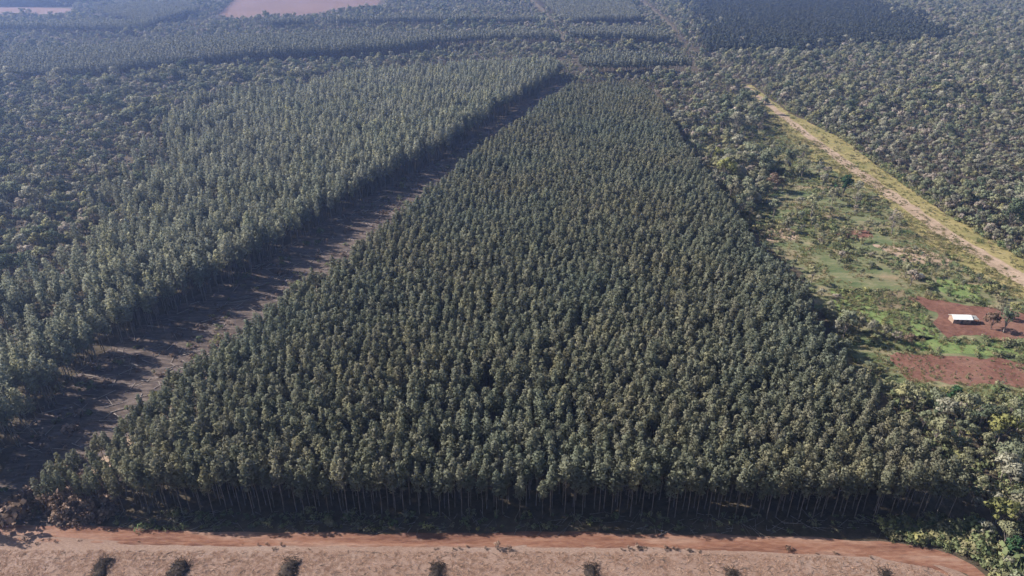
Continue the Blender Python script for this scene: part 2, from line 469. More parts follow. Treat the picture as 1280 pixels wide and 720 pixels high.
def pole_tree(seed, H, base, r, n, size, leaf, brk):
    """Tall straight plantation tree: bare trunk, narrow crown in tiers."""
    rg = np.random.default_rng(seed)
    lobes = []
    z0 = H * base
    k = 13
    Lc = H - z0
    for i in range(k):
        t = (i + 0.5) / k
        prof = r * (0.62 + 0.42 * math.sin(math.pi * min(1, 0.12 + t * 0.9)) - 0.30 * max(0, t - .6))
        a = i * 2.4 + rg.uniform(-.5, .5)
        off = prof * rg.uniform(0.30, 0.60)
        lobes.append((off * math.cos(a), off * math.sin(a), z0 + Lc * (0.06 + 0.80 * t), prof * rg.uniform(0.46, 0.66), Lc * rg.uniform(0.09, 0.13)))
    lobes.append((rg.uniform(-.2, .2), rg.uniform(-.2, .2), H - Lc * 0.10, r * 0.46, Lc * 0.11))
    lv, lf, ln = leaf_cards(lobes, n, size, rg)
    bend = [(0, 0, -0.3)] + [(rg.uniform(-.12, .12), rg.uniform(-.12, .12), H * f) for f in (0.3, 0.6, 0.9)]
    items = [tube(bend, [H * 0.0085, H * 0.0065, H * 0.0045, 0.02], 6)]
    for lb in lobes[:8]:
        items.append(branch((0, 0, lb[2] - 1.0), (lb[0], lb[1], lb[2]), 0.05, 0.015))
    for i in range(4):                                   # dead lower branch stubs
        a, z = rg.uniform(0, 6.28), z0 * rg.uniform(.55, .98)
        items.append(branch((0, 0, z), (math.cos(a) * r * .7, math.sin(a) * r * .7, z + rg.uniform(-.2, .5)), 0.03, 0.01))
    tv, tf = joinvf(items)
    return ('x', (lv, lf, ln, leaf), (tv, tf, None, brk), H, r)

def broad_tree(seed, H, r, n, size, leaf, brk, base=0.35, flat=1.0):
    """Spreading native tree: forked limbs and an uneven crown of several clumps."""
    rg = np.random.default_rng(seed)
    lobes = []
    for i in range(11):
        a = i * 2.399 + rg.uniform(-.6, .6)
        rr = r * math.sqrt((i + 0.3) / 11) * rg.uniform(0.6, 0.92)
        zz = H * (base + (0.86 - base) * (1 - (rr / r) ** 2 * rg.uniform(.55, 1.1)) * rg.uniform(.75, 1.05))
        s = r * rg.uniform(0.16, 0.44)
        zz += H * rg.uniform(-.10, .12)
        lobes.append((rr * math.cos(a), rr * math.sin(a), zz, s, s * 0.72 * flat))
    lv, lf, ln = leaf_cards(lobes, n, size, rg, 0.35)
    items = [tube([(0, 0, -0.3), (rg.uniform(-.2, .2), rg.uniform(-.2, .2), H * base * .6), (rg.uniform(-.3, .3), rg.uniform(-.3, .3), H * (base + .12))], [H * 0.024, H * 0.018, H * 0.012], 6)]
    for lb in lobes:
        items.append(branch((0, 0, H * base * rg.uniform(.6, 1.0)), lb[:3], H * 0.010, 0.03))
    tv, tf = joinvf(items)
    return ('x', (lv, lf, ln, leaf), (tv, tf, None, brk), H, r)

def shrub_mesh(seed, r, h, n, size, leaf):
    rg = np.random.default_rng(seed)
    lobes = [(rg.uniform(-.6, .6) * r, rg.uniform(-.6, .6) * r, h * rg.uniform(.3, .65), r * rg.uniform(.3, .6), h * rg.uniform(.25, .4)) for _ in range(6)]
    lv, lf, ln = leaf_cards(lobes, n, size, rg, 0.4)
    items = [branch((0, 0, -0.1), lb[:3], 0.05, 0.015) for lb in lobes]
    tv, tf = joinvf(items)
    return ('x', (lv, lf, ln, leaf), (tv, tf, None, M['dead']), h, r)

def bare_tree(seed, H, r):
    rg = np.random.default_rng(seed)
    items = [tube([(0, 0, -.3), (0.1, 0, H * .4), (0, .1, H * .8)], [H * .02, H * .015, .03], 6)]
    for i in range(16):
        a, z = i * 2.4, H * rg.uniform(.25, .75)
        p1 = (math.cos(a) * r * rg.uniform(.5, 1), math.sin(a) * r * rg.uniform(.5, 1), z + H * rg.uniform(.1, .3))
        items.append(branch((0, 0, z), p1, .09, .03))
        for _ in range(3):
            items.append(branch(p1, tuple(p1[q] + rg.uniform(-1, 1) * (r * .35) + (0.5 if q == 2 else 0) for q in range(3)), .04, .012))
    tv, tf = joinvf(items)
    lobes = [(math.cos(i * 2.4) * r * .5, math.sin(i * 2.4) * r * .5, H * rg.uniform(.5, .95), r * .4, r * .3) for i in range(7)]
    lv, lf, ln = leaf_cards(lobes, 130, .35, rg)
    return ('x', (lv, lf, ln, M['native']), (tv, tf, None, M['pale_bark']), H, r)

class Kind:
    """Variants of one kind of tree: separate crown/trunk meshes for individuals, joined ones for the mass."""
    def __init__(self, name, variants):
        self.name, self.v = name, variants
        self.crown = [mesh_of(name + '_crown', [v[1]]) for v in variants]
        self.trunk = [mesh_of(name + '_trunk', [v[2]]) for v in variants]
        self.H = [v[3] for v in variants]
        self.col = bpy.data.collections.new(name + '_variants')
        for i, v in enumerate(variants):
            o = bpy.data.objects.new('%s_variant_%02d' % (name, i), mesh_of(name + '_whole', [v[1], v[2]]))
            self.col.objects.link(o)
    def put(self, name, x, y, s, rz, vi, label, cat, group=None, tilt=0.0):
        e = empty(name, (x, y, 0), rz, s)
        if tilt:
            e.rotation_euler.x = tilt
        link('trunk', self.trunk[vi], e)
        link('crown', self.crown[vi], e)
        tag(e, label, cat, group)
        return e

def mass(name, kind, x, y, s, label, rz=None, z=0.0, vi=None, tilt=0.05):
    """Everything of a kind past the individuals: one object that scatters the variants over its points."""
    n = len(x)
    me = bpy.data.meshes.new(name)
    me.from_pydata([(float(a), float(b), z) for a, b in zip(x, y)], [], [])
    for nm, val, ty in (('size', s, 'FLOAT'), ('turn', rng.uniform(0, 6.283, n) if rz is None else rz, 'FLOAT'), ('pick', rng.integers(0, len(kind.v), n) if vi is None else vi, 'INT'), ('lean', rng.normal(0, tilt, n), 'FLOAT')):
        at = me.attributes.new(nm, ty, 'POINT')
        at.data.foreach_set('value', np.asarray(val, dtype=np.int32 if ty == 'INT' else np.float32))
    o = link(name, me)
    ng = bpy.data.node_groups.new(name + '_scatter', 'GeometryNodeTree')
    ng.interface.new_socket('Geometry', in_out='INPUT', socket_type='NodeSocketGeometry')
    ng.interface.new_socket('Geometry', in_out='OUTPUT', socket_type='NodeSocketGeometry')
    N = ng.nodes.new
    gi, go, iop, ci, cx = N('NodeGroupInput'), N('NodeGroupOutput'), N('GeometryNodeInstanceOnPoints'), N('GeometryNodeCollectionInfo'), N('ShaderNodeCombineXYZ')
    ci.inputs['Collection'].default_value = kind.col
    ci.inputs['Separate Children'].default_value = True
    ci.inputs['Reset Children'].default_value = True
    iop.inputs['Pick Instance'].default_value = True
    def attr(nm, ty):
        a = N('GeometryNodeInputNamedAttribute')
        a.data_type = ty
        a.inputs['Name'].default_value = nm
        return a.outputs['Attribute']
    lk = ng.links.new
    lk(gi.outputs[0], iop.inputs['Points'])
    lk(ci.outputs[0], iop.inputs['Instance'])
    lk(attr('pick', 'INT'), iop.inputs['Instance Index'])
    lk(attr('turn', 'FLOAT'), cx.inputs[2])
    lk(attr('lean', 'FLOAT'), cx.inputs[0])
    e2r = N('FunctionNodeEulerToRotation')
    lk(cx.outputs[0], e2r.inputs[0])
    lk(e2r.outputs[0], iop.inputs['Rotation'])
    cs = N('ShaderNodeCombineXYZ')
    a = attr('size', 'FLOAT')
    for i in range(3):
        lk(a, cs.inputs[i])
    lk(cs.outputs[0], iop.inputs['Scale'])
    lk(iop.outputs[0], go.inputs[0])
    md = o.modifiers.new('scatter', 'NODES')
    md.node_group = ng
    tag(o, label, None, None, 'stuff')
    return o

def jgrid(pg, step, jit, dirv=(1, 0), origin=None):
    """Jittered grid points inside a polygon; dirv is the row direction."""
    pg = np.asarray(pg)
    d = np.asarray(dirv, float)
    d /= np.linalg.norm(d)
    nrm = np.array([-d[1], d[0]])
    o = pg.mean(0) if origin is None else np.asarray(origin)
    u, v = (pg - o) @ d, (pg - o) @ nrm
    iu, iv = np.arange(math.floor(u.min() / step), math.ceil(u.max() / step) + 1), np.arange(math.floor(v.min() / step), math.ceil(v.max() / step) + 1)
    U, V = np.meshgrid(iu * step, iv * step)
    row = np.meshgrid(iu, iv)[1].ravel()
    U, V = U.ravel() + rng.normal(0, jit, U.size), V.ravel() + rng.normal(0, jit, U.size)
    x, y = o[0] + U * d[0] + V * nrm[0], o[1] + U * d[1] + V * nrm[1]
    m = inside(pg, x, y)
    return x[m], y[m], row[m]

def in_view(x, y, z=8.0, margin=130):
    px, py, dep = project(x, y, z)
    return (dep > 1) & (px > -margin) & (px < 1280 + margin) & (py > -60) & (py < 720 + margin)

K_plant = Kind('plantation', [pole_tree(10 + i, 13.6 + 0.6 * (i % 3), 0.47 + 0.03 * (i % 3), 1.44 + 0.13 * (i % 4), 560, 0.36, M['plantation'], M['bark']) for i in range(12)])
K_euc = Kind('eucalyptus', [pole_tree(40 + i, 14.2 + 0.9 * (i % 4), 0.46, 1.65 + 0.2 * (i % 3), 480, 0.42, M['eucalyptus'], M['pale_bark']) for i in range(7)])
K_far = Kind('far_plantation', [pole_tree(70 + i, 16.0 + 0.5 * (i % 3), 0.52, 1.9, 130, 0.85, M['far'], M['bark']) for i in range(5)])
NT = ['grey-green', 'olive green', 'grey-brown', 'dark green', 'dull green', 'grey-green', 'dull green', 'grey-brown', 'yellow-green', 'olive green', 'grey-green', 'dull green']
K_native = Kind('native', [broad_tree(100 + i, [8.5, 10.5, 7.5, 11.0, 9.5, 6.5, 9.0][i % 7], [3.1, 3.5, 3.0, 3.6, 2.6, 2.9, 3.7][i % 7], [560, 640, 520, 660, 480, 480, 660][i % 7], 0.44, M[NT[i]], M['pale_bark'], [.3, .35, .28, .38, .36, .22, .28][i % 7], 1.15) for i in range(12)])
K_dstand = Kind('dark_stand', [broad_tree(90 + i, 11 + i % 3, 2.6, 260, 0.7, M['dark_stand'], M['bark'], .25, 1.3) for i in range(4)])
K_shrub = Kind('shrub', [shrub_mesh(130 + i, 1.3 + .2 * (i % 3), 1.5 + .35 * (i % 4), 90, 0.36, M['shrub']) for i in range(5)])
K_bare = Kind('bare', [bare_tree(150 + i, 9.0, 2.6) for i in range(2)])

# ------------------------------------------------------------------ middle plantation
ZC = 10.5
centre_pg = [(FRONT_L[0], FRONT_L[1] - 1.2)] + poly([(29, 604), (65, 564), (119, 539), (148, 514), (188, 485), (231, 452), (260, 441), (356, 373), (424, 333), (460, 301), (533, 243), (580, 205), (641, 160), (685, 127), (712, 108), (800, 105), (826, 130), (850, 175), (872, 208), (910, 258), (937, 305), (978, 337), (1008, 374), (1020, 405), (1051, 441), (1065, 468), (1092, 493), (1132, 530), (1172, 575), (1212, 612)], ZC) + [(FRONT_R[0], FRONT_R[1] - 1.2)]
front_dir = np.array(FRONT_R) - np.array(FRONT_L)
cx_, cy_, crow = jgrid(centre_pg, 2.5, 0.45, front_dir, origin=FRONT_L)
keep = (rng.uniform(size=len(cx_)) > 0.04) & ((vnoise(cx_, cy_, 5.5, 77) > 0.05) | (crow - crow.min() < 2))
cx_, cy_, crow = cx_[keep], cy_[keep], crow[keep]
cs_ = 1.0 + rng.normal(0, 0.065, len(cx_)) + (vnoise(cx_, cy_, 24, 5) - .5) * 0.14
fd = front_dir / np.linalg.norm(front_dir)
along = (cx_ - FRONT_L[0]) * fd[0] + (cy_ - FRONT_L[1]) * fd[1]
cs_ *= np.clip(0.74 + along / 60, 0.74, 1.0)            # the left corner is younger growth
crow -= crow.min()
print('rows', [int((crow == q).sum()) for q in range(5)])
ROWS = ['front', 'second', 'third', 'fourth']
ind = crow < 4
px_, py_, dp_ = project(cx_, cy_, 8.0)
ind &= (px_ > -10) & (px_ < 1290)
ONES = 'first second third fourth fifth sixth seventh eighth ninth'.split()
ORD = [''] + ONES + 'tenth eleventh twelfth thirteenth fourteenth fifteenth sixteenth seventeenth eighteenth nineteenth'.split()
for _t, _o in (('twenty', 'twentieth'), ('thirty', 'thirtieth'), ('forty', 'fortieth'), ('fifty', 'fiftieth'), ('sixty', 'sixtieth'), ('seventy', 'seventieth'), ('eighty', 'eightieth'), ('ninety', 'ninetieth')):
    ORD += [_o] + [_t + '-' + q for q in ONES]
HEAPX = [136, 230, 366, 547, 738, 912, 1102]
for r_i in range(4):
    ids = np.where(ind & (crow == r_i))[0]
    ids = ids[np.argsort(px_[ids])]
    cnt = {}
    for q, i in enumerate(ids):
        h = sum(1 for a in HEAPX if a <= px_[i])
        cnt[h] = cnt.get(h, 0) + 1
        if h == 0:
            lab = 'plantation tree in the %s row, %s from the left end' % (ROWS[r_i], ORD[cnt[h]])
        else:
            lab = 'slim grey-green plantation tree, %s row, %s to the right of the %s brush heap' % (ROWS[r_i], ORD[cnt[h]], ORD[h])
        K_plant.put('plantation_tree', cx_[i], cy_[i], float(cs_[i]), rng.uniform(0, 6.28), int(rng.integers(12)), lab, 'tree', '%s row of the middle plantation' % ROWS[r_i])
rest = ~ind
mass('plantation_forest', K_plant, cx_[rest], cy_[rest], cs_[rest], 'dense middle plantation of slim dark grey-green trees')
a = P(678, 650)
K_plant.put('plantation_tree', a[0], a[1] + 0.5, 0.74, 1.0, 2, 'smaller tree standing forward of the front row near its middle', 'tree')

# ------------------------------------------------------------------ plantation on the left
LEFT_BASE = [(-60, 650), (0, 600), (38, 548), (78, 500), (134, 455), (204, 405), (318, 345), (410, 282), (492, 232), (556, 199), (651, 131)]
inner_edge = poly([(330, 104), (240, 112), (190, 160), (120, 225), (70, 275), (25, 320), (-40, 370), (-330, 520)], 15)
left_pg = poly([(-330, 720)] + LEFT_BASE + [(702, 101)]) + poly([(690, 70), (560, 76), (440, 88)], 15) + inner_edge
def line_dist(x, y, ln):
    ln = np.array(ln)
    d = np.full(len(x), 1e9)
    for p, q in zip(ln[:-1], ln[1:]):
        t = np.clip(((x - p[0]) * (q - p)[0] + (y - p[1]) * (q - p)[1]) / ((q - p) @ (q - p)), 0, 1)
        d = np.minimum(d, np.hypot(x - p[0] - t * (q - p)[0], y - p[1] - t * (q - p)[1]))
    return d
def mixing(x, y):
    """Share of eucalyptus: the plantation frays into native scrub over some fifty metres."""
    return np.clip(line_dist(x, y, inner_edge) / 55 + (vnoise(x, y, 22, 66) - .5) * 1.1, 0.06, 1)
lx, ly, _ = jgrid(left_pg, 2.85, 0.9, (0.42, 1.0))
keep = (rng.uniform(size=len(lx)) > 0.08) & in_view(lx, ly, 12) & (rng.uniform(size=len(lx)) < mixing(lx, ly))
lx, ly = lx[keep], ly[keep]
ls = 1.0 + rng.normal(0, 0.12, len(lx)) + (vnoise(lx, ly, 30, 8) - .5) * 0.2
pxl, pyl, dpl = project(lx, ly, 14.0)
dist = line_dist(lx, ly, poly(LEFT_BASE))
okv = (pxl > 2) & (pxl < 1280) & (pyl < 715)
score = np.where(okv, dpl + 2.0 * np.maximum(dist - 9, 0), 1e9)
pick = np.argsort(score)[:285]
isind = np.zeros(len(lx), bool)
isind[pick] = True
cnt, icount = {}, {}
for i in pick:                                        # picked from the near end outwards
    if dist[i] < 3.4:
        g, ph = 'outer row of the left plantation', 'outer row along the cleared strip'
    elif dist[i] < 6.8:
        g, ph = 'second row of the left plantation', 'second row in from the cleared strip'
    elif dist[i] < 10.2:
        g, ph = 'third row of the left plantation', 'third row in from the cleared strip'
    else:
        g = 'inner trees of the left plantation'
        ph = None
    cnt[g] = cnt.get(g, 0) + 1
    if ph and cnt[g] < len(ORD):
        lab = 'pale-green eucalyptus, %s, %s counting from the near end' % (ph, ORD[cnt[g]])
    elif ph:
        lab = 'pale-green eucalyptus, %s, well away from the near end' % ph
    else:
        zone = 'from the near end at the frame edge' if pxl[i] < 50 else ('nearest behind the third row, close to the near end' if pxl[i] < 110 else ('nearest behind the third row, some way up the strip' if pxl[i] < 170 else 'nearest behind the third row, halfway up the strip'))
        icount[zone] = icount.get(zone, 0) + 1
        lab = 'inner pale-green eucalyptus, %s %s' % (ORD[icount[zone]], zone)
    K_euc.put('eucalyptus_tree', lx[i], ly[i], float(ls[i]), rng.uniform(0, 6.28), int(rng.integers(7)), lab, 'tree', g)
mass('eucalyptus_forest', K_euc, lx[~isind], ly[~isind], ls[~isind], 'tall pale-green plantation beyond the cleared strip')

# ------------------------------------------------------------------ far plantation blocks
far_blocks = [
    # big band, upper left: dark front edge, canopy behind
    poly([(8, 108), (60, 108), (130, 104), (200, 95), (320, 82), (400, 79), (480, 74), (560, 64), (620, 59), (694, 59)]) + poly([(684, 37), (560, 39), (430, 40), (330, 43), (230, 45), (150, 55), (60, 58), (5, 62)], 14),
    poly([(330, 40), (430, 37.5), (560, 36.5), (676, 35.5)]) + poly([(662, 20), (560, 20), (440, 22), (340, 28)], 14),
    poly([(-60, 46), (40, 46), (110, 47), (170, 46), (180, 40)]) + poly([(185, 26), (120, 24), (30, 30), (-60, 24)], 14),
    poly([(180, 44), (205, 34), (250, 22), (235, 12)]) + poly([(150, 4), (120, 12), (180, 25)], 14),
    poly([(-60, 9), (60, 9), (140, 6)]) + poly([(120, -6), (-60, -8)], 14),
    poly([(706, 36), (800, 33.5)]) + poly([(786, -6), (668, -8)], 14),
    poly([(712, 58), (760, 59), (842, 61)]) + poly([(838, 44), (802, 34), (712, 36)], 14),
    poly([(728, 98), (800, 98), (872, 95)]) + poly([(866, 74), (800, 66), (722, 70)], 14),
]
FX, FY, FS = [], [], []
for b in far_blocks:
    x, y, _ = jgrid(b, 3.9, 0.6, (1, 0.1))
    FX.append(x)
    FY.append(y)
    FS.append(1.0 + rng.normal(0, 0.05, len(x)) + (vnoise(x, y, 60, 12) - .5) * .15)
# dark stand, upper right
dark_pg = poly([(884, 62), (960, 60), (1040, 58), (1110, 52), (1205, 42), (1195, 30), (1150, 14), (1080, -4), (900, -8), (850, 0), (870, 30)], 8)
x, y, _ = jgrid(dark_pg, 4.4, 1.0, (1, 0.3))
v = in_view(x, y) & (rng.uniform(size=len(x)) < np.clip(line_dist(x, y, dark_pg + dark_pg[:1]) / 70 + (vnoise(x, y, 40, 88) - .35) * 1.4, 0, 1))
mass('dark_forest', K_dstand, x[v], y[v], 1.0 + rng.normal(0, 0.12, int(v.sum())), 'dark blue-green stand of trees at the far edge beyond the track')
FX, FY, FS = map(np.concatenate, (FX, FY, FS))
v = in_view(FX, FY)
mass('distant_forest', K_far, FX[v], FY[v], FS[v], 'far plantation blocks in bands with dark front edges')

# ------------------------------------------------------------------ native woodland
avoid = [centre_pg] + far_blocks
verge_pg = poly([(922, 106), (985, 172), (1097, 244), (1155, 303), (1267, 368), (1330, 402), (1330, 360), (1228, 297), (1144, 244), (1055, 177), (985, 140), (940, 106)])
fields = [verge_pg,
          poly([(270, 24), (300, -8), (490, -14), (480, 10), (380, 22), (320, 27)]), poly([(-80, 22), (-80, 8), (92, 9), (92, 22)]),
          poly([(648, -8), (694, 40), (705, 62), (713, 76), (719, 76), (711, 62), (700, 40), (664, -8)]), poly([(784, -8), (835, 36), (842, 50), (853, 60), (878, 75), (903, 92), (928, 110), (938, 108), (908, 88), (884, 71), (862, 58), (850, 46), (843, 34), (796, -8)])]
far_fronts = [poly(q) for q in ([(8, 108), (60, 108), (130, 104), (200, 95), (320, 82), (400, 79), (480, 74), (560, 64), (620, 59), (694, 59)], [(-60, 46), (40, 46), (110, 47), (170, 46)], [(706, 36), (800, 33.5)])]
def block(x, y, pgs):
    m = np.zeros(len(x), bool)
    for g in pgs:
        m |= inside(g, x, y)
    return m
def wood(pg, step, jit, sc, dens=0.0, extra=()):
    x, y, _ = jgrid(pg, step, jit, (1, .35))
    m = in_view(x, y) & ~block(x, y, avoid + fields + list(extra))
    di = inside(dark_pg, x, y)
    m &= ~di | (rng.uniform(size=len(x)) > np.clip(line_dist(x, y, dark_pg + dark_pg[:1]) / 70 + (vnoise(x, y, 40, 88) - .35) * 1.4, 0, 1))
    for e_ in far_fronts:
        dd = line_dist(x, y, e_)
        m &= dd > 8
    li = inside(left_pg, x, y)
    m &= ~li | (rng.uniform(size=len(x)) > mixing(x, y) * 1.25)
    if dens:
        m &= vnoise(x, y, 16, 21) * .6 + rng.uniform(size=len(x)) * .4 > dens
    x, y = x[m], y[m]
    return x, y, sc * np.exp(np.clip(rng.normal(0, 0.34, len(x)), -.7, .75) + (vnoise(x, y, 35, 31) - .5) * .6)
woods = []
woods.append(('left', wood(poly([(-330, 620), (-40, 520), (60, 440), (120, 380), (180, 320), (240, 260), (300, 200), (380, 106), (400, 90), (200, 96), (130, 105), (0, 110), (-330, 130)]), 4.1, 1.5, 0.68, 0.10)))
woods.append(('band', wood(poly([(-300, 140), (0, 112), (130, 106), (320, 84), (480, 76), (620, 61), (700, 61), (706, 72), (560, 80), (440, 92), (330, 108), (200, 112), (0, 135)]), 4.0, 1.4, 0.55)))
woods.append(('right', wood(poly([(935, 108), (1000, 150), (1060, 178), (1144, 242), (1228, 295), (1300, 342), (1480, 440), (1480, 160), (1480, 60), (1480, -12), (1100, -14), (1200, 30), (1205, 45), (1110, 56), (960, 64), (880, 66), (850, 60)]), 3.6, 1.4, 0.57, 0.14)))
woods.append(('mid', wood(poly([(714, 106), (730, 99), (872, 97), (880, 66), (850, 60), (935, 108), (960, 150), (940, 172), (890, 180), (870, 205), (850, 172), (826, 128), (800, 106)]), 4.3, 1.5, 0.64, 0.30)))
woods.append(('far', wood(poly([(712, 60), (850, 60), (890, 70), (886, 100), (874, 98), (866, 76), (800, 68), (722, 72)]), 4.0, 1.3, 0.45)))
woods.append(('far', wood(poly([(700, 104), (704, 76), (712, 74), (728, 98), (716, 106)]), 4.0, 1.3, 0.42)))
woods.append(('far', wood(poly([(-200, 120), (-200, -16), (1480, -16), (1480, 40), (900, 62), (850, 62), (720, 72), (400, 60), (0, 108)]), 4.8, 1.6, 0.62, 0.10)))
woods.append(('margin', wood(poly([(870, 205), (905, 178), (960, 200), (955, 260), (940, 285), (925, 275)]), 4.6, 1.4, 0.66, 0.26)))
woods.append(('open', wood(poly([(880, 150), (920, 130), (985, 180), (1090, 255), (1150, 310), (1240, 365), (1160, 360), (1060, 350), (1000, 325), (945, 280), (930, 240)]), 9.0, 3.0, 0.50, 0.36)))
woods.append(('shade', wood(poly([(940, 290), (970, 300), (1010, 345), (1040, 360), (1050, 395), (1065, 440), (1110, 470), (1075, 475), (1040, 430), (1000, 370)]), 4.6, 1.3, 0.55, 0.48)))
woods.append(('corner', wood(poly([(1075, 475), (1110, 492), (1150, 502), (1200, 508), (1300, 520), (1420, 535), (1420, 800), (1262, 800), (1240, 722), (1222, 690), (1214, 640), (1180, 575), (1120, 510)]), 4.3, 1.2, 0.62, 0.10)))
labels = {
    'left': ('in the mottled wood left of the eucalyptus block', 'native trees left of the eucalyptus'),
    'right': ('in the wood beyond the yellow grass track', 'native trees beyond the track'),
    'mid': ('behind the far end of the middle plantation', 'native trees past the middle plantation'),
    'open': ('standing scattered in the open pasture', 'small trees scattered in the pasture'),
    'margin': ('between the middle plantation and upper pasture', 'native trees at the upper pasture'),
    'shade': ('in the shadow along the middle plantation', 'low trees in the plantation shadow'),
    'corner': ('in the thicket between red field and road bend', 'native trees by the road bend'),
}
cand = []
for w_i, (nm, (x, y, s)) in enumerate(woods):
    if nm in ('far', 'band'):
        continue
    ppx, ppy, dep = project(x, y, 5.0)
    for i in range(len(x)):
        if 0 < ppx[i] < 1280 and 0 < ppy[i] < 715:
            cand.append((dep[i] / s[i], w_i, i))
cand.sort()
chosen = cand[:275]
ncount = {}
flag = [np.zeros(len(w[1][0]), bool) for w in woods]
for _, w_i, i in chosen:
    nm, (x, y, s) = woods[w_i]
    flag[w_i][i] = True
    lab, g = labels[nm]
    vi = int(rng.integers(12)) if nm not in ('corner', 'shade', 'margin') else int(rng.choice([1, 3, 4, 6, 6, 8, 9, 9, 11, 0]))
    dpt = float(project(x[i], y[i], 5.0)[2])
    pxx = float(project(x[i], y[i], 5.0)[0])
    size = 'large' if s[i] * K_native.v[vi][4] > (3.1 if nm in ('left', 'right', 'mid') else 2.6) else 'small'
    base = '%s %s tree %s' % (size, NT[vi], lab)
    ncount[base] = ncount.get(base, 0) + 1
    lab = base + (', %s nearest' % ORD[ncount[base]] if ncount[base] > 1 else ', nearest')
    K_native.put('native_tree', x[i], y[i], float(s[i]), rng.uniform(0, 6.28), vi, lab, 'tree', g)
NX = np.concatenate([w[1][0][~f] for w, f in zip(woods, flag)])
NY = np.concatenate([w[1][1][~f] for w, f in zip(woods, flag)])
NS = np.concatenate([w[1][2][~f] for w, f in zip(woods, flag)])
mass('native_forest', K_native, NX, NY, NS, 'mottled grey-green native woodland', tilt=0.03)

# single trees one can point at
def lone(k, px, py, s, vi, label, name='native_tree', cat='tree'):
    x, y = P(px, py)
    s *= 1.35 if py < 300 else 1.12
    return k.put(name, x, y, s, rng.uniform(0, 6.28), vi, label, cat)
def tinted(name, leafstops):
    return foliage(name, leafstops, leafstops[0][1], leafvar=0.3)
dk = tinted('deep_green_leaf', [(0, (0.030, 0.066, 0.034)), (1, (0.036, 0.075, 0.038))])
yl = tinted('yellow_green_leaf', [(0, (0.130, 0.145, 0.060)), (1, (0.145, 0.155, 0.066))])
gy = tinted('grey_leaf', [(0, (0.13, 0.135, 0.10)), (1, (0.15, 0.15, 0.115))])
br = tinted('brown_leaf', [(0, (0.11, 0.085, 0.07)), (1, (0.13, 0.10, 0.08))])
K_dark = Kind('dark_tree', [broad_tree(201, 9.5, 3.4, 520, .5, dk, M['bark'], .22, 1.3)])
K_yel = Kind('yellow_tree', [broad_tree(203, 9.5, 3.8, 560, .5, yl, M['pale_bark'], .3, 1.2), broad_tree(204, 8.5, 3.4, 520, .5, yl, M['pale_bark'], .25, 1.2)])
K_grey = Kind('grey_tree', [broad_tree(205, 8.5, 3.2, 480, .5, gy, M['pale_bark'], .3, 1.2), broad_tree(206, 8.0, 3.4, 480, .5, gy, M['pale_bark'], .3)])
K_brown = Kind('brown_tree', [broad_tree(207, 7.5, 3.2, 480, .5, br, M['dead'], .25)])
lone(K_dark, 1053, 246, 0.95, 0, 'dark green round tree alone in the pasture with a long shadow')
lone(K_grey, 1040, 256, 0.75, 0, 'pale grey-green tree just in front of the dark round tree')
lone(K_bare, 1114, 293, 0.95, 0, 'nearly bare grey tree beside the yellow verge')
lone(K_yel, 905, 232, 1.25, 0, 'bright yellow-green tree between the plantation and upper pasture')
lone(K_yel, 897, 205, 0.9, 1, 'smaller yellowish tree behind the bright yellow-green one')
lone(K_grey, 918, 254, 1.1, 1, 'light grey-green tree in front of the bright yellow-green one')
lone(K_native, 985, 218, 0.95, 3, 'dark spreading tree in the upper pasture')
lone(K_native, 1002, 222, 0.8, 1, 'second spreading tree in the upper pasture, nearer the track')
lone(K_brown, 966, 240, 1.0, 0, 'brownish tree in the upper pasture in front of the spreading pair')
lone(K_bare, 1068, 262, 0.7, 1, 'thin bare tree in the middle pasture')
lone(K_grey, 985, 290, 0.6, 1, 'small grey tree on the tan bare patch')
lone(K_grey, 1072, 415, 0.62, 0, 'grey-green bush tree at the plantation end of the hedge below the green plot')
lone(K_native, 1088, 420, 0.66, 0, 'bushy tree second along the hedge below the green plot')
lone(K_grey, 1104, 424, 0.60, 1, 'grey bushy tree in the middle of the hedge below the green plot')
lone(K_native, 1119, 429, 0.55, 2, 'low tree fourth along the hedge below the green plot')
lone(K_brown, 1135, 432, 0.55, 0, 'brownish low tree at the outer end of the hedge below the green plot')
lone(K_yel, 1066, 405, 0.5, 1, 'small yellowish bush tree behind the hedge on the green plot')
lone(K_brown, 1238, 412, 0.80, 0, 'brownish tree beside the white-roofed house')
lone(K_native, 1254, 416, 0.72, 3, 'leafy tree second from the house on the red yard')
lone(K_grey, 1250, 398, 0.6, 0, 'grey tree behind the leafy one on the red yard')
lone(K_dark, 1190, 510, 0.72, 0, 'dark green tree just below the red field')
lone(K_yel, 1246, 556, 0.95, 0, 'bright yellow-green round tree in the thicket above the road bend')
lone(K_yel, 1240, 664, 1.0, 1, 'broad pale yellow-green tree with visible trunk at the road bend')
lone(K_dark, 1262, 700, 0.62, 0, 'low dark green bush tree at the corner of the road bend')
lone(K_grey, 1272, 655, 0.9, 1, 'grey-green tree beside the broad yellow-green one')

